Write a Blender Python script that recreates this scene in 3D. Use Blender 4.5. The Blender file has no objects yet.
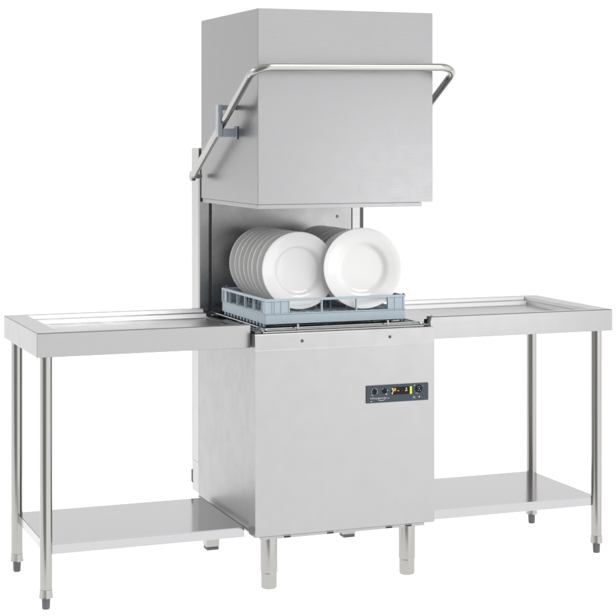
import bpy, bmesh, math, random
from mathutils import Vector, Matrix
random.seed(7)
S = bpy.context.scene
C = S.collection

# ------------------------------------------------------------------ materials
def new_mat(name):
    m = bpy.data.materials.new(name); m.use_nodes = True
    nt = m.node_tree
    return m, nt, nt.nodes['Principled BSDF']

def steel(name, base, rough, grain='x', speck=0.03, wave=0.25, metal=1.0, gscale=1.0):
    """brushed stainless steel: fine grain along one axis, faint panel waviness"""
    m, nt, b = new_mat(name)
    N, L = nt.nodes, nt.links
    tc = N.new('ShaderNodeTexCoord')
    mp = N.new('ShaderNodeMapping')
    s = {'x': (6, 260, 260), 'y': (260, 6, 260), 'z': (260, 260, 6), 'n': (300, 300, 300)}[grain]
    mp.inputs['Scale'].default_value = [k*gscale for k in s]
    L.new(tc.outputs['Object'], mp.inputs['Vector'])
    n1 = N.new('ShaderNodeTexNoise'); n1.inputs['Scale'].default_value = 1.0
    n1.inputs['Detail'].default_value = 5; n1.inputs['Roughness'].default_value = 0.65
    L.new(mp.outputs['Vector'], n1.inputs['Vector'])
    n2 = N.new('ShaderNodeTexNoise'); n2.inputs['Scale'].default_value = 3.2
    n2.inputs['Detail'].default_value = 2
    L.new(tc.outputs['Object'], n2.inputs['Vector'])
    n3 = N.new('ShaderNodeTexNoise'); n3.inputs['Scale'].default_value = 22
    n3.inputs['Detail'].default_value = 4
    L.new(tc.outputs['Object'], n3.inputs['Vector'])
    mr = N.new('ShaderNodeMapRange')
    mr.inputs['To Min'].default_value = rough*0.72; mr.inputs['To Max'].default_value = rough*.95
    mr.inputs['From Min'].default_value = 0.3; mr.inputs['From Max'].default_value = 0.7
    L.new(n1.outputs['Fac'], mr.inputs['Value'])
    ad = N.new('ShaderNodeMath'); ad.operation = 'MULTIPLY_ADD'
    ad.inputs[1].default_value = rough*0.38; 
    L.new(n3.outputs['Fac'], ad.inputs[0]); L.new(mr.outputs['Result'], ad.inputs[2])
    L.new(ad.outputs[0], b.inputs['Roughness'])
    cr = N.new('ShaderNodeMix'); cr.data_type = 'RGBA'
    cr.inputs['A'].default_value = (*[c*(1-speck) for c in base], 1)
    cr.inputs['B'].default_value = (*[min(1, c*(1+speck)) for c in base], 1)
    L.new(n1.outputs['Fac'], cr.inputs['Factor'])
    L.new(cr.outputs['Result'], b.inputs['Base Color'])
    b.inputs['Metallic'].default_value = metal
    bp = N.new('ShaderNodeBump'); bp.inputs['Strength'].default_value = 0.06
    bp.inputs['Distance'].default_value = 0.0004
    L.new(n1.outputs['Fac'], bp.inputs['Height'])
    b2 = N.new('ShaderNodeBump'); b2.inputs['Strength'].default_value = wave
    b2.inputs['Distance'].default_value = 0.004
    L.new(n2.outputs['Fac'], b2.inputs['Height']); L.new(b2.outputs['Normal'], bp.inputs['Normal'])
    L.new(bp.outputs['Normal'], b.inputs['Normal'])
    return m

def plain(name, col, rough=0.5, metal=0.0, var=0.06, scale=40, bump=0.0, emit=None, coat=0.0, sss=0.0):
    m, nt, b = new_mat(name)
    N, L = nt.nodes, nt.links
    tc = N.new('ShaderNodeTexCoord'); n = N.new('ShaderNodeTexNoise')
    n.inputs['Scale'].default_value = scale; n.inputs['Detail'].default_value = 4
    L.new(tc.outputs['Object'], n.inputs['Vector'])
    cr = N.new('ShaderNodeMix'); cr.data_type = 'RGBA'
    cr.inputs['A'].default_value = (*[c*(1-var) for c in col], 1)
    cr.inputs['B'].default_value = (*[min(1, c*(1+var)) for c in col], 1)
    L.new(n.outputs['Fac'], cr.inputs['Factor']); L.new(cr.outputs['Result'], b.inputs['Base Color'])
    b.inputs['Roughness'].default_value = rough; b.inputs['Metallic'].default_value = metal
    b.inputs['Coat Weight'].default_value = coat
    if bump:
        bp = N.new('ShaderNodeBump'); bp.inputs['Strength'].default_value = bump
        bp.inputs['Distance'].default_value = 0.001
        L.new(n.outputs['Fac'], bp.inputs['Height']); L.new(bp.outputs['Normal'], b.inputs['Normal'])
    if emit:
        b.inputs['Emission Color'].default_value = (*emit[0], 1); b.inputs['Emission Strength'].default_value = emit[1]
    return m

M = dict(
    hood=steel('brushed_steel_hood', (.325, .322, .328), .28, 'x', .04, .09),
    body=steel('brushed_steel_body', (.41, .405, .41), .38, 'n', .13, .08),
    table=steel('satin_steel_table', (.37, .366, .366), .26, 'x', .008, .03),
    shelf=steel('polished_steel_shelf', (.45, .443, .453), .13, 'x', .015, .03),
    tube=steel('steel_tube', (.40, .395, .38), .2, 'z', .03, 0.02),
    bar=steel('polished_bar', (.44, .435, .42), .13, 'x', .02, 0.02),
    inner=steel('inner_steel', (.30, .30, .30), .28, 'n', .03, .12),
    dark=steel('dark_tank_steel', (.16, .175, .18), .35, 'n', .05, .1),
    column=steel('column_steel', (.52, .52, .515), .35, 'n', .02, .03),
    tray=steel('lit_tray_steel', (.55, .545, .55), .32, 'x', .015, .05),  # lighter copy of the table steel, bright mirrored surroundings put into its colour
    chrome=steel('chrome_wire', (.42, .43, .43), .16, 'x', .02, 0),
    rack=plain('blue_grey_polypropylene', (.40, .475, .53), .42, 0, .05, 60, .1),
    porcelain=plain('white_porcelain', (.78, .775, .77), .10, 0, .01, 8, 0, coat=.4),
    foot=plain('grey_plastic_foot', (.10, .105, .115), .5, 0, .08, 80, .2),
    bracket=plain('grey_blue_plastic_guide', (.36, .40, .44), .42, 0, .05, 60, .1),
    panel=plain('slate_control_foil', (.058, .074, .09), .5, 0, .05, 120, .05),
    black=plain('black_gloss', (.006, .006, .009), .45, 0, .05, 60),
    display=plain('black_display', (.010, .005, .002), .4, 0, .05, 60),
    amber=plain('amber_segments', (.5, .3, .12), .4, 0, .05, 60, emit=((.9, .5, .18), .45)),
    cream=plain('cream_segments', (.5, .5, .2), .4, 0, .05, 60, emit=((.8, .75, .25), .4)),
    lime=plain('lime_indicator', (.5, .6, .05), .4, 0, .05, 60, emit=((.5, .62, .03), .45)),
    print=plain('white_print', (.55, .58, .58), .5, 0, .03, 60),
    blind=plain('black_rubber', (.02, .022, .022), .6, 0, .1, 60),
)

for k in ('black', 'display', 'panel'):
    M[k].node_tree.nodes['Principled BSDF'].inputs['Specular IOR Level'].default_value = .2

# ------------------------------------------------------------------ geometry helpers
def bx(bm, x0, x1, y0, y1, z0, z1, bev=0.0, seg=2, faces=None):
    vs = [bm.verts.new((x, y, z)) for x in (x0, x1) for y in (y0, y1) for z in (z0, z1)]
    idx = {'l': (0, 1, 3, 2), 'r': (4, 6, 7, 5), 'f': (0, 4, 5, 1), 'k': (2, 3, 7, 6), 'b': (0, 2, 6, 4), 't': (1, 5, 7, 3)}
    fs = []
    for k, ii in idx.items():
        if faces and k not in faces: continue
        fs.append(bm.faces.new([vs[i] for i in ii]))
    if bev:
        es = list({e for f in fs for e in f.edges})
        bmesh.ops.bevel(bm, geom=es, offset=bev, segments=seg, affect='EDGES', profile=.6)
    return fs

def tube(bm, pts, r, n=16, caps=True):
    """round tube swept along points (list of Vector)"""
    pts = [Vector(p) for p in pts]
    rings = []
    up = None
    for i, p in enumerate(pts):
        a = pts[max(i-1, 0)]; b = pts[min(i+1, len(pts)-1)]
        t = (b-a).normalized()
        if up is None:
            ref = Vector((0, 0, 1)) if abs(t.z) < .9 else Vector((1, 0, 0))
            u = t.cross(ref).normalized()
        else:
            u = (up - t*up.dot(t)).normalized()
        up = u; v = t.cross(u)
        rr = r[i] if isinstance(r, (list, tuple)) else r
        rings.append([bm.verts.new(p + (u*math.cos(2*math.pi*k/n) + v*math.sin(2*math.pi*k/n))*rr) for k in range(n)])
    for a, b in zip(rings, rings[1:]):
        for k in range(n):
            bm.faces.new((a[k], a[(k+1) % n], b[(k+1) % n], b[k]))
    if caps:
        bm.faces.new(list(reversed(rings[0]))); bm.faces.new(rings[-1])

def lathe(bm, prof, cx=0, cy=0, n=32, axis='z'):
    rings = []
    for r, z in prof:
        if r < 1e-6: rings.append([bm.verts.new((cx, cy, z))])
        else: rings.append([bm.verts.new((cx + r*math.cos(2*math.pi*k/n), cy + r*math.sin(2*math.pi*k/n), z)) for k in range(n)])
    for a, b in zip(rings, rings[1:]):
        for k in range(n):
            k2 = (k+1) % n
            if len(a) == 1 and len(b) > 1: bm.faces.new((a[0], b[k2], b[k]))
            elif len(b) == 1 and len(a) > 1: bm.faces.new((a[k], a[k2], b[0]))
            elif len(a) > 1: bm.faces.new((a[k], a[k2], b[k2], b[k]))

def arc_path(points, radii, seg=10):
    """polyline with rounded corners"""
    P = [Vector(p) for p in points]; out = [P[0]]
    for i in range(1, len(P)-1):
        a = (P[i-1]-P[i]).normalized(); b = (P[i+1]-P[i]).normalized()
        ang = a.angle(b); d = radii[i-1]/math.tan(ang/2)
        s = P[i]+a*d; e = P[i]+b*d
        c = P[i] + (a+b).normalized()*(radii[i-1]/math.sin(ang/2))
        va = s-c; vb = e-c; th = va.angle(vb)
        for k in range(seg+1):
            t = k/seg
            out.append(c + (va*math.sin((1-t)*th) + vb*math.sin(t*th))/math.sin(th))
    out.append(P[-1]); return out

def obj(name, bm, mat, parent=None, smooth=True, angle=32):
    bmesh.ops.recalc_face_normals(bm, faces=bm.faces[:])
    if name == 'tray':
        bm.faces.ensure_lookup_table()
        if max(bm.faces, key=lambda f: f.calc_area()).normal.z < 0: bmesh.ops.reverse_faces(bm, faces=bm.faces[:])
    me = bpy.data.meshes.new(name)
    if parent is not None:
        w = Vector((0, 0, 0)); p = parent
        while p is not None: w += p.location; p = p.parent
        bmesh.ops.translate(bm, verts=bm.verts[:], vec=-w)
    bm.to_mesh(me); bm.free()
    me.materials.append(M[mat])
    if smooth:
        me.polygons.foreach_set('use_smooth', [True]*len(me.polygons))
        me.set_sharp_from_angle(angle=math.radians(angle))
    o = bpy.data.objects.new(name, me); C.objects.link(o)
    if parent is not None: o.parent = parent
    if smooth and len(me.polygons) < 4000:
        wn = o.modifiers.new('flat_faces', 'WEIGHTED_NORMAL'); wn.keep_sharp = True; wn.weight = 100
    return o

def thing(name, loc, label, cat, group=None):
    o = bpy.data.objects.new(name, None); C.objects.link(o)
    o.location = loc; o['label'] = label; o['category'] = cat
    if group: o['group'] = group
    return o

def B(): return bmesh.new()

# ================================================================== DISHWASHER
dw = thing('hood_dishwasher', (0.31, 0.33, 0), 'stainless steel pass-through dishwasher with its hood raised, between the two steel tables', 'dishwasher')

# --- base cabinet (side walls, back, floor), slightly behind the front panel
bm = B()
bx(bm, .012, .024, .069, .66, .182, .836, .0015)
bx(bm, .609, .621, .069, .66, .182, .836, .0015)
bx(bm, .0245, .6085, .648, .66, .183, .834, .001)
bx(bm, .0245, .6085, .069, .6475, .184, .19, .001)
base = obj('base_cabinet', bm, 'body', dw)
bm = B()                                            # bottom skid seam
bx(bm, .0095, .0115, .07, .655, .178, .184, 0)
obj('bottom_rail', bm, 'inner', base)
# black edge trim between front panel and side
bm = B(); bx(bm, .006, .0115, .0665, .0685, .185, .83)
obj('edge_seal', bm, 'blind', base)
bm = B(); bx(bm, .0075, .0115, .735, .742, .215, .262, 0)

bm.free()

# --- front panel with folded top strip
bm = B()
prof = [(.066, .181), (.003, .181), (0, .184), (0, .7825), (.0004, .7833), (.0002, .785), (.003, .832), (.0055, .8355), (.030, .8355), (.030, .8325), (.066, .8325)]
x0, x1 = 0.0, .635
ring0 = [bm.verts.new((x0, y, z)) for y, z in prof]; ring1 = [bm.verts.new((x1, y, z)) for y, z in prof]
n = len(prof)
for i in range(n):
    bm.faces.new((ring0[i], ring0[(i+1) % n], ring1[(i+1) % n], ring1[i]))
bm.faces.new(ring0); bm.faces.new(list(reversed(ring1)))
front = obj('front_panel', bm, 'body', dw, angle=15)
for sx in (.162, .473):
    bm = B()
    lathe(bm, [(.0, 0), (.0055, 0), (.0045, .0025), (.002, .0032), (.002, .0018), (0, .0018)], n=16)
    bmesh.ops.transform(bm, matrix=Matrix.Translation((sx, .0018, .8085)) @ Matrix.Rotation(math.pi/2, 4, 'X'), verts=bm.verts[:])
    obj('screw', bm, 'foot', front)
# bottom trim with slots of the front panel
bm = B(); bx(bm, .02, .6, .004, .02, .172, .1805, .001)
obj('bottom_flange', bm, 'table', front)
for sx in (.10, .25, .46, .53):
    bm = B(); bx(bm, sx, sx+.022, .0025, .0042, .1735, .1785)
    obj('slot', bm, 'blind', front)

# --- control panel
bm = B(); bx(bm, .386, .611, -.0042, .0005, .5925, .6505, .0018)
cp = obj('control_panel', bm, 'panel', dw)
def disc(bm, x, z, r, y0, y1, n=24):
    lathe(bm, [(0, y0), (r, y0), (r, y1*.8+y0*.2), (r*.85, y1), (0, y1)], n=n)
    vs = bm.verts[-(3*n+2):] if False else None
for (x, z, r) in ((.415, .6305, .0085), (.451, .631, .0085), (.575, .632, .0125)):
    bm = B(); disc(bm, 0, 0, r, 0, .003)
    bmesh.ops.transform(bm, matrix=Matrix.Translation((x, -.004, z)) @ Matrix.Rotation(math.pi/2, 4, 'X'), verts=bm.verts[:])
    btn = obj('button', bm, 'black', cp)
bm = B(); bx(bm, .4745, .541, -.0050, -.0038, .6165, .6415, .0004)
dsp = obj('display', bm, 'display', cp)
bm = B()
def seg(bm, x0, x1, z0, z1, y=-.0056): bx(bm, x0, x1, y, -.0049, z0, z1)
# dial glyph, digits
seg(bm, .483, .4915, .629, .6315); seg(bm, .483, .4915, .6355, .638); seg(bm, .4895, .4920, .6315, .6355)
seg(bm, .483, .4855, .6315, .6355); seg(bm, .4975, .503, .628, .6305)
obj('digits', bm, 'amber', cp)
bm = B()
seg(bm, .4765, .4805, .6335, .6395); seg(bm, .479, .482, .629, .632); seg(bm, .4765, .480, .6185, .6245); seg(bm, .480, .4825, .6245, .6285)
obj('display_mark', bm, 'cream', cp); bm = B(); seg(bm, .528, .531, .632, .638); seg(bm, .5255, .529, .6265, .6295); seg(bm, .531, .5335, .6275, .6305)
obj('display_mark', bm, 'cream', cp)
bm = B(); bx(bm, .5425, .5495, -.0062, -.0038, .6165, .6415, .0006)
obj('indicator_light', bm, 'lime', cp)
# white printed marks and small lettering strokes
bm = B()
def mark(x, z, w, h, rot=0.0):
    c, s = math.cos(rot), math.sin(rot)
    q = [(-w/2, -h/2), (w/2, -h/2), (w/2, h/2), (-w/2, h/2)]
    lo = [bm.verts.new((x+a*c-b*s, -.0043, z+a*s+b*c)) for a, b in q]
    hi = [bm.verts.new((x+a*c-b*s, -.0047, z+a*s+b*c)) for a, b in q]
    bm.faces.new(hi); bm.faces.new(list(reversed(lo)))
    for i in range(4): bm.faces.new((lo[i], lo[(i+1) % 4], hi[(i+1) % 4], hi[i]))
def ringmark(x, z, r, a0, a1, w=.0013, n=14):
    for k in range(n):
        a = math.radians(a0+(a1-a0)*(k+.5)/n)
        mark(x+r*math.cos(a), z+r*math.sin(a), r*math.radians(abs(a1-a0))/n*1.15, w, a+math.pi/2)
ringmark(.415, .6305, .0105, -50, 80); ringmark(.415, .6305, .0105, 120, 210)
mark(.4065, .619, .007, .0016); mark(.4445, .637, .0032, .0045); mark(.457, .621, .007, .0018, .4); mark(.4615, .633, .0015, .007)
mark(.458, .619, .004, .002, -.6)
obj('printed_mark', bm, 'print', cp, smooth=False); bm = B()
xx = .401
for k in range(13):
    w = random.choice((.0032, .0038, .0044))
    z = .6085 - .002*(k/13) + random.uniform(-.0006, .0006)
    mark(xx, z, .0013, .0052, random.uniform(-.25, .1))
    if k % 3 != 2: mark(xx+w*.45, z + random.choice((-.002, 0, .0022)), w*.8, .0013, .1)
    if k % 4 == 1: mark(xx+w*.8, z, .0012, .0048, .1)
    xx += w+.0017
ringmark(.440, .6255, .026, -118, -62, .0016, 18)
obj('lettering', bm, 'print', cp, smooth=False); bm = B()
mark(.4035, .5985, .006, .002)
obj('printed_mark', bm, 'print', cp, smooth=False); bm = B()
# right hand side marks
for (x, z, w, h, r) in ((.571, .6385, .002, .002, 0), (.577, .6385, .0022, .0018, 0), (.5755, .6325, .0024, .0022, 0), (.572, .627, .0022, .0022, 0), (.5795, .627, .0022, .0022, 0)):
    mark(x, z, w, h, r)
    for v in bm.verts[-8:]: v.co.y -= .0034
mark(.560, .644, .005, .0025, .5); mark(.568, .6175, .007, .0015); mark(.558, .606, .005, .0016); mark(.5605, .603, .0016, .006)
mark(.577, .605, .0042, .005); mark(.591, .641, .0025, .0015)
mark(.5555, .6035, .0016, .004, .3)
obj('printed_mark', bm, 'print', cp, smooth=False)

# --- wash tank, visible through the open top
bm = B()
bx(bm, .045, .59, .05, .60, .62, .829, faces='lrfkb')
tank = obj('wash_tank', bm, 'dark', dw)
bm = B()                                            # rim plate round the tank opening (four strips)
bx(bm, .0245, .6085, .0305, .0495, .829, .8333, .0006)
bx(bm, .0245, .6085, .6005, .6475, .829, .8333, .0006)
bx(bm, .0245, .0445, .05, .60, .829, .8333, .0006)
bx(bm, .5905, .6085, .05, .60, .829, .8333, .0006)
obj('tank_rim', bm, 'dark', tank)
# wash arm inside the tank
bm = B(); tube(bm, [(.1, .3, .8), (.53, .36, .8)], .012, 12)
obj('wash_arm', bm, 'chrome', tank)

# --- rack guide: chrome wire rails front to back and across
bm = B()
for y, z in ((.014, .8395), (.028, .8440), (.045, .8475), (.10, .841), (.16, .841), (.30, .841), (.56, .841)):
    tube(bm, [(.03, y, z), (.6, y, z)], .0036, 10)
for x in (.045, .595):
    tube(bm, [(x, .02, .8475), (x, .62, .8475)], .0032, 8)
for x in (.155, .31, .47):
    tube(bm, [(x, .02, .8353), (x, .6, .8353)], .0022, 8)
guide = obj('rack_guide', bm, 'chrome', dw)
for x in (.155, .475):
    bm = B(); bx(bm, x-.0035, x+.0035, .0215, .0242, .838, .862, .001)
    obj('guide_clip', bm, 'inner', guide)
# small bent end stop at the front right corner
bm = B()
tube(bm, arc_path([(.585, .022, .839), (.622, .018, .842), (.630, .018, .868)], [.006], 6), .0042, 10)
tube(bm, [(.628, .018, .868), (.636, .018, .870)], .003, 8)
obj('end_stop', bm, 'dark', guide)
bm = B()
tube(bm, arc_path([(.03, .022, .856), (.004, .03, .850), (.004, .10, .853)], [.01], 6), .0038, 10)
obj('end_stop', bm, 'dark', guide)
bm = B(); bx(bm, .585, .627, .02, .40, .8365, .8425, .001)
obj('side_rail', bm, 'dark', guide)
bm = B(); bx(bm, .006, .040, .02, .40, .8365, .8425, .001)
obj('side_rail', bm, 'dark', guide)

# --- machine legs
def machine_leg(x, y, square=False):
    bm = B()
    if square:
        bx(bm, x-.024, x+.024, y-.024, y+.024, .012, .178, .003)
        l = obj('leg', bm, 'tube', dw)
        bm = B(); bx(bm, x-.022, x+.022, y-.022, y+.022, 0, .0118, .002); obj('foot', bm, 'foot', l)
        return
    lathe(bm, [(0, .171), (.0275, .171), (.028, .168), (.028, .056), (.0272, .0535), (0, .0535)], x, y, 40)
    l = obj('leg', bm, 'tube', dw)
    bm = B(); lathe(bm, [(0, .053), (.0255, .053), (.0262, .05), (.0262, .008), (.0245, .002), (.021, 0), (0, 0)], x, y, 40)
    obj('foot', bm, 'tube', l)
machine_leg(.068, .06); machine_leg(.561, .06)
machine_leg(.045, .615, True); machine_leg(.57, .615, True)

# --- rear column that carries the hood
bm = B()
bx(bm, .014, .62, .668, .752, .30, 1.432, .002)
bx(bm, .0145, .05, .6685, .750, .19, .2995, .0015)
column = obj('rear_column', bm, 'column', dw)
bm = B(); bx(bm, .0125, .0138, .7455, .7505, .217, .262)
bx(bm, .0125, .0138, .735, .7455, .217, .2185)
obj('cable_latch', bm, 'blind', column)
for a, b_ in ((.012, .046), (.603, .634)):
    bm = B(); bx(bm, a, b_, .6450, .6672, .842, 1.40, .0015)
    obj('guide_post', bm, 'inner' if a < .1 else 'table', column)  # left post in darker steel, its dark reflections put into the colour
for a, b_ in ((.0465, .0575), (.6345, .652)):
    bm = B(); bx(bm, a, b_, .6555, .667, .842, 1.40)
    obj('guide_channel', bm, 'foot', column)
# splash back behind the rack
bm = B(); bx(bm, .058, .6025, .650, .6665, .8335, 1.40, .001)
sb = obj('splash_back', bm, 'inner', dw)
for p in ((.545, .6485, 1.178),):
    bm = B(); lathe(bm, [(0, 0), (.006, 0), (.005, .003), (0, .0035)], n=14)
    bmesh.ops.transform(bm, matrix=Matrix.Translation((p[0], .65, p[2])) @ Matrix.Rotation(math.pi/2, 4, 'X'), verts=bm.verts[:])
    obj('screw', bm, 'dark', sb)
bm = B(); lathe(bm, [(0, 0), (.009, 0), (.008, .004), (0, .006)], n=14)
bmesh.ops.transform(bm, matrix=Matrix.Translation((.115, .65, .93)) @ Matrix.Rotation(math.pi/2, 4, 'X'), verts=bm.verts[:])
obj('screw', bm, 'chrome', sb)

# --- hood: sheet metal box open below
hx0, hx1, hy0, hy1, hz0, hz1 = .015, .637, .018, .638, 1.2535, 1.888
bm = B()
bx(bm, hx0, hx1, hy0, hy1, hz0, hz1, faces='lrfkt')
es = [e for e in bm.edges if not e.is_boundary]
bmesh.ops.bevel(bm, geom=es, offset=.0025, segments=3, affect='EDGES', profile=.6)
hood = obj('hood', bm, 'hood', dw)
bm = B()                                            # lower rim, set in from the shell
for a in ((.018, .599, .021, .040), (.018, .634, .6, .634), (.018, .034, .0405, .5995), (.583, .599, .0405, .5995)):
    bx(bm, *a, 1.2385, 1.2525, .001)
obj('lower_rim', bm, 'hood', hood)
bm = B(); bx(bm, .0165, .019, .6385, .6465, 1.256, 1.41)
obj('slide_strip', bm, 'blind', hood)
# inner liner
bm = B(); bx(bm, .036, .58, .042, .598, 1.2495, 1.80, faces='lrfkt')
obj('inner_liner', bm, 'inner', hood)

# --- lift handle
hl = (-.03, .585, 1.338); hc = (-.03, -.082, 1.694); hr = (.68, -.082, 1.703); he = (.68, .585, 1.338)
bm = B()
path = arc_path([hl, hc, hr, he], [.062, .062], 14)
# subdivide straight runs so that the tube keeps its frame
tube(bm, path, .0125, 24)
handle = obj('lift_handle', bm, 'bar', dw)
for x in (-.03, .68):
    bm = B()
    s = 1 if x < 0 else -1
    lathe(bm, [(0, 0), (.0165, 0), (.0175, .003), (.0175, .013), (.013, .017), (.008, .017), (.008, .04), (0, .04)], n=24)
    bmesh.ops.transform(bm, matrix=Matrix.Translation((x-s*.008, .592, 1.333)) @ Matrix.Rotation(s*math.pi/2, 4, 'Y'), verts=bm.verts[:])
    obj('pivot', bm, 'tube', handle)
# plastic handle guides bolted to the hood sides
for s, xs in ((1, .0145), (-1, .6375)):
    bm = B()
    xo = xs - s*.066
    def sb_(xa, xb, *r): bx(bm, min(xa, xb), max(xa, xb), *r)
    sb_(xo, xo+s*.017, .232, .262, 1.472, 1.580, .003)
    sb_(xo+s*.0172, xs, .232, .262, 1.472, 1.500, .003)
    sb_(xo+s*.0172, xs, .236, .260, 1.562, 1.579, .003)
    g = obj('handle_guide', bm, 'bracket', hood)
    bm = B(); sb_(xs-s*.0005, xs-s*.004, .222, .272, 1.464, 1.508, .0012)
    obj('guide_plate', bm, 'bracket', hood)

# ================================================================== TABLES
def work_table(name, xa, xb, open_side, legx, label):
    """table whose tray is open towards the machine; open_side 'r' for the one on the left"""
    y0, y1 = .041, .60
    zt, zb = .864, .789
    t = thing(name, ((xa+xb)/2, (y0+y1)/2, 0), label, 'work table')
    # mirrored coordinate so that u=0 is the closed end, u=W the machine end
    W = xb-xa
    X = (lambda u: xa+u) if open_side == 'r' else (lambda u: xb-u)
    # (end inset, front inset, back inset, z)
    R = [(.012, .012, .012, zb+.001), (.012, .012, .012, zb), (.0, .0, .0, zb), (0, 0, 0, zt-.002), (.002, .002, .002, zt),
         (.074, .030, .044, zt), (.078, .034, .048, zt-.011), (.084, .052, .080, zt-.0125), (.088, .056, .084, zt-.026), (.10, .07, .096, zt-.028)]
    bm = B()
    rings = []
    for e, f, b, z in R:
        rings.append([bm.verts.new((X(W), y0+f, z)), bm.verts.new((X(e), y0+f, z)), bm.verts.new((X(e), y1-b, z)), bm.verts.new((X(W), y1-b, z))])
    def skin(bm, rg):
        for a, b in zip(rg, rg[1:]):
            for k in range(3): bm.faces.new((a[k], a[k+1], b[k+1], b[k]))
    skin(bm, rings[:5])
    # machine end of the apron
    bx(bm, min(X(W-.0005), X(W-.0025)), max(X(W-.0005), X(W-.0025)), y0+.0008, y1-.0008, zb+.0005, zt-.030)
    for ya, yb in ((y0+.0008, y0+.032), (y1-.046, y1-.0008)):
        bx(bm, min(X(W-.0005), X(W-.0025)), max(X(W-.0005), X(W-.0025)), ya, yb, zt-.0299, zt-.0012)
    top = obj('apron', bm, 'table', t, angle=25)
    bm = B(); rings = []
    for e, f, b, z in R[4:]:
        rings.append([bm.verts.new(p) for p in ((X(W-.0005), y0+f, z+.0006), (X(e), y0+f, z+.0006), (X(e), y1-b, z+.0006), (X(W-.0005), y1-b, z+.0006))])
    skin(bm, rings); bm.faces.new(rings[-1])
    obj('tray', bm, 'tray', t, angle=25)
    md = top.modifiers.new('edge', 'BEVEL'); md.width = .0012; md.segments = 2; md.limit_method = 'ANGLE'; md.angle_limit = math.radians(50)
    # underside
    bm = B(); bx(bm, min(X(.014), X(W-.004)), max(X(.014), X(W-.004)), y0+.014, y1-.014, .8, .830, .001)
    obj('underframe', bm, 'inner', t)
    # legs
    ly0, ly1 = y0+.040, y1-.043
    for lx, ly in ((legx, ly0), (legx, ly1)):
        bm = B(); lathe(bm, [(0, .7985), (.0192, .7985), (.0192, .062), (0, .062)], lx, ly, 36)
        lg = obj('leg', bm, 'tube', t)
        bm = B(); lathe(bm, [(0, .0615), (.0195, .0615), (.0215, .040), (.0222, .036), (0, .036)], lx, ly, 36)
        obj('collar', bm, 'tube', lg)
        bm = B(); lathe(bm, [(0, .0355), (.0135, .0355), (.0135, .030), (.0128, .006), (.0115, 0), (0, 0)], lx, ly, 8)
        obj('foot', bm, 'foot', lg, angle=20)
    # shelf, folded edge, between the legs
    a, b = (legx, xb-.006) if open_side == 'r' else (xa+.012, legx)
    bm = B()
    zs, th = .199, .031
    bx(bm, a, b, ly0, ly1, zs-th, zs, faces='lrfkt')
    es = [e for e in bm.edges if not e.is_boundary]
    bmesh.ops.bevel(bm, geom=es, offset=.002, segments=2, affect='EDGES')
    sh = obj('shelf', bm, 'shelf', t)
    # stiffener seen from below
    bm = B(); bx(bm, a+.02, b-.02, (ly0+ly1)/2-.03, (ly0+ly1)/2+.03, zs-th+.003, zs-.003, .001)
    obj('stiffener', bm, 'inner', sh)
    return t

work_table('work_table', -.699, -.003, 'r', -.662, 'steel table left of the dishwasher, cabinet side mirrored in its lower shelf')
work_table('work_table', .640, 1.347, 'l', 1.306, 'steel table on the right of the dishwasher, its rear leg mirrored in the lower shelf')

# ================================================================== DISH RACK
rx0, rx1, ry0, ry1 = .060, .559, .07, .532
rz0, rz1 = .852, .940
rk = thing('dish_rack', ((rx0+rx1)/2, (ry0+ry1)/2, rz0), 'pale blue-grey plastic dish rack full of white plates inside the dishwasher', 'dish rack')
T = .010
def rail_ring(bm, z0, z1, t, e=0.0, bev=.0012):
    bx(bm, rx0-e, rx1+e, ry0-e, ry0+t, z0, z1, bev)
    bx(bm, rx0-e, rx1+e, ry1-t, ry1+e, z0, z1, bev)
    bx(bm, rx0-e, rx0+t, ry0+t+.0005, ry1-t-.0005, z0, z1, bev)
    bx(bm, rx1-t, rx1+e, ry0+t+.0005, ry1-t-.0005, z0, z1, bev)
bm = B(); rail_ring(bm, rz1-.008, rz1, T, .002)
obj('top_rail', bm, 'rack', rk)
bm = B(); rail_ring(bm, rz0+.006, rz0+.037, .006)
# shallow lip and base foot ring
rail_ring(bm, rz0+.0375, rz0+.041, .009, .0015, .0008)
# little feet under the sides
k = 0
y = ry0+.02
while y < ry1-.02:
    for x in (rx0+.001, rx1-.007):
        bx(bm, x, x+.006, y, y+.012, rz0-.004, rz0+.0058, .0006)
    y += .034
band = obj('lower_band', bm, 'rack', rk)
# corner panels and uprights
def fpost(x0, x1, y0, y1):
    bm = B(); bx(bm, x0, x1, y0, y1, rz0+.0412, rz1-.0082, .0008)
    obj('upright' if max(x1-x0, y1-y0) < .02 else 'corner_panel', bm, 'rack', rk)
for (ya, yb) in ((ry0+.001, ry0+.005), (ry1-.005, ry1-.001)):
    fpost(rx0+.001, .142, ya, yb); fpost(.499, rx1-.001, ya, yb)
for ya, yb in ((ry0, ry0+.009), (ry1-.009, ry1)):
    for x in (.060, .084, .092, .115, .142, .258, .382, .497, .522, .553):
        fpost(x-.0022, x+.0022, ya-.0012, yb)
for xa in (rx0, rx1-.008):
    for y in (ry0+.012, ry0+.045, ry0+.13, ry0+.215, ry0+.30, ry0+.385, ry1-.045, ry1-.014):
        fpost(xa, xa+.008, y-.0025, y+.0025)
    fpost(xa+.002, xa+.006, ry0+.006, ry0+.044); fpost(xa+.002, xa+.006, ry1-.044, ry1-.006)
# open grid base
bm = B()
for i in range(11):
    x = rx0+.02+i*(rx1-rx0-.04)/10
    bx(bm, x-.002, x+.002, ry0+.0065, ry1-.0065, rz0+.030, rz0+.040)
for i in range(11):
    y = ry0+.02+i*(ry1-ry0-.04)/10
    bx(bm, rx0+.0065, rx1-.0065, y-.002, y+.002, rz0+.0295, rz0+.0395)
obj('grid_base', bm, 'rack', rk)
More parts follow.
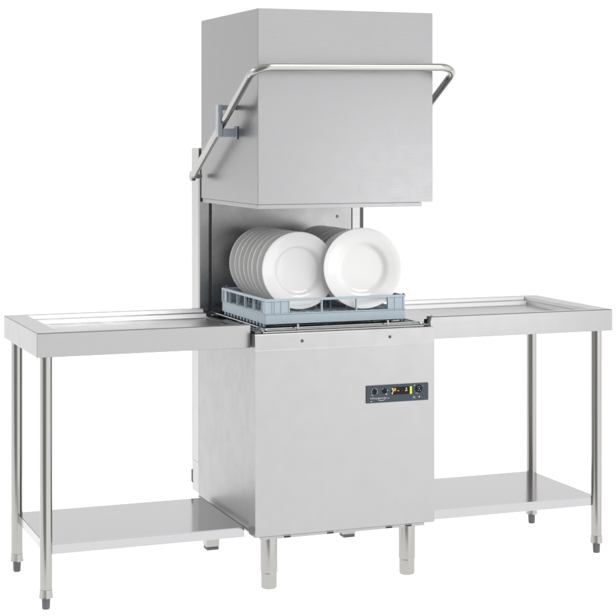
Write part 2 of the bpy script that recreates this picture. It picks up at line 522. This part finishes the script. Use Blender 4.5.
# pegs that hold the plates
pm = B(); tube(pm, [(0, 0, 0), (0, 0, .030)], [.0035, .0022], 8)
pme = bpy.data.meshes.new('peg'); pm.to_mesh(pme); pm.free(); pme.materials.append(M['rack'])
for i in range(1, 8):
    for x in (.11, .168, .224, .282, .335, .393, .449, .507):
        y = (.095, .190, .2375, .285, .335, .385, .435, .485, .535)[i]
        pg = bpy.data.objects.new('peg', pme); C.objects.link(pg); pg.parent = rk
        pg.location = Vector((x, y, rz0+.038)) - rk.location
# corner knobs
for (x, y) in ((rx1-.004, ry0+.004), (rx0+.004, ry1-.006)):
    bm = B(); lathe(bm, [(0, rz1+.0002), (.004, rz1+.0002), (.004, rz1+.004), (0, rz1+.005)], x, y, 12)
    obj('corner_pin', bm, 'foot', rk)

# ================================================================== PLATES
def plate_mesh(R):
    """dinner plate: axis along +z, eating side up"""
    t = .0045
    up = [(0, .0055), (R*.50, .0055), (R*.555, .0065), (R*.60, .0105), (R*.645, .0155), (R*.70, .0175), (R*.85, .0205), (R*.975, .0240), (R, .0238)]
    dn = [(R, .0215), (R*.985, .0195), (R*.85, .0160), (R*.70, .0130), (R*.63, .0085), (R*.585, .0030), (R*.57, -.0015), (R*.55, -.0020), (R*.53, -.0015), (R*.52, .0010), (0, .0012)]
    bm = B(); lathe(bm, up+dn, n=96)
    bmesh.ops.recalc_face_normals(bm, faces=bm.faces[:])
    me = bpy.data.meshes.new('plate'); bm.to_mesh(me); bm.free()
    me.materials.append(M['porcelain'])
    me.polygons.foreach_set('use_smooth', [True]*len(me.polygons))
    return me
small = plate_mesh(.130); large = plate_mesh(.136)
order = ['', 'second', 'third', 'fourth', 'fifth', 'sixth', 'seventh', 'rearmost']
def plate(me, R, x, y, tilt, yaw, label):
    o = bpy.data.objects.new('plate', me); C.objects.link(o)
    # stands on edge on the grid: axis points to -y, leaning back by tilt
    zc = rz0+.0415+R*math.cos(tilt)
    o.rotation_euler = (math.pi/2 - tilt, random.uniform(-3, 3), yaw)
    o.rotation_euler = (Matrix.Rotation(yaw, 3, 'Z') @ Matrix.Rotation(math.pi/2 - tilt, 3, 'X')).to_euler()
    o.location = (x, y, zc)
    o['label'] = label; o['category'] = 'plate'; o['group'] = 'white plates standing in the dish rack'
    return o
T8 = math.radians(8)
for col, cxp in (('left', .204), ('right', .420)):
    for i in range(8):
        if i == 0:
            if col == 'left':
                plate(small, .130, .209, .177, math.radians(5), math.radians(-2), 'front white plate of the left row in the rack, shown face on')
            else:
                plate(large, .136, .419, .121, math.radians(5), math.radians(-8), 'large white plate at the very front right of the rack')
        else:
            yy = [.0, .225, .27, .317, .365, .413, .461, .508][i]
            plate(small, .130, cxp+random.uniform(-.0025, .0025), yy+random.uniform(-.002, .002), T8+random.uniform(-.022, .022), random.uniform(-.03, .03),
                  '%s white plate of the %s row, counting back from the front of the rack' % (order[i], col) if i < 7 else 'rearmost white plate of the %s row in the rack, nearest the splash back' % col)

# ================================================================== SETTING
m, nt, b = new_mat('self_lit_white_floor')
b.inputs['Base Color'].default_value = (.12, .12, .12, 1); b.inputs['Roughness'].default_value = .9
b.inputs['Emission Color'].default_value = (1, 1, 1, 1); b.inputs['Emission Strength'].default_value = 1.3  # floor given its own glow so it stays pure white without shadows
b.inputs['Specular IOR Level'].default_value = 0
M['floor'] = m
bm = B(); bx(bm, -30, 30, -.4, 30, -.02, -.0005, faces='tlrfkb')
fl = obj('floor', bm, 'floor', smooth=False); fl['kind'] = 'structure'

w = bpy.data.worlds.new('World'); S.world = w; w.use_nodes = True
nt = w.node_tree; N, L = nt.nodes, nt.links
bg = N['Background']
tc = N.new('ShaderNodeTexCoord'); sp = N.new('ShaderNodeSeparateXYZ')
L.new(tc.outputs['Generated'], sp.inputs[0])
# world white behind, dimmer overhead; front made bright right, dark left for steel reflections
def ramp(sock, a, b, lo, hi):
    mr = N.new('ShaderNodeMapRange'); mr.interpolation_type = 'SMOOTHSTEP'
    for k, v in (('From Min', a), ('From Max', b), ('To Min', lo), ('To Max', hi)): mr.inputs[k].default_value = v
    L.new(sock, mr.inputs['Value']); return mr.outputs['Result']
back = ramp(sp.outputs['Y'], -.45, -.1, 0, 1)
right = ramp(sp.outputs['X'], -.35, .05, .34, 1.58)
up = ramp(sp.outputs['Z'], .3, .8, 0, 1)
def mix(f, a, b):
    m = N.new('ShaderNodeMix'); m.data_type = 'FLOAT'
    L.new(f, m.inputs['Factor'])
    for k, v in (('A', a), ('B', b)):
        if isinstance(v, float): m.inputs[k].default_value = v
        else: L.new(v, m.inputs[k])
    return m.outputs['Result']
L.new(mix(up, mix(back, right, 1.03), .65), bg.inputs['Strength'])
bg.inputs['Color'].default_value = (1, 1, 1, 1)

def area(name, loc, target, sx, sy, power, col=(1, 1, 1)):
    l = bpy.data.lights.new(name, 'AREA'); l.shape = 'RECTANGLE'; l.size = sx; l.size_y = sy; l.energy = power; l.color = col
    o = bpy.data.objects.new(name, l); C.objects.link(o); o.location = loc
    d = Vector(target)-Vector(loc); o.rotation_euler = d.to_track_quat('-Z', 'Y').to_euler()
    return o
area('key_softbox', (1.5, -3.4, 4.9), (.3, .1, 1.2), 2.6, 2.6, 90)
area('front_softbox', (2.25, -3.2, .95), (.35, 0, 1.0), 1.3, 1.1, 5)
area('side_softbox', (-3.4, 1.5, 3.7), (0, .3, 1.3), .7, .7, 85)

# ================================================================== CAMERA
cam = bpy.data.cameras.new('camera'); co = bpy.data.objects.new('camera', cam); C.objects.link(co)
co.location = (-1.7258, -5.0106, 1.4698)
co.rotation_euler = (math.pi/2, 0, -.3637)
cam.sensor_width = 36; cam.lens = 1646.78/616*36
cam.shift_y = -170.39/616
cam.clip_end = 200
S.camera = co
S.render.engine = 'CYCLES'
S.view_settings.view_transform = 'Standard'; S.view_settings.look = 'None'
S.view_settings.exposure = 0; S.view_settings.gamma = 1
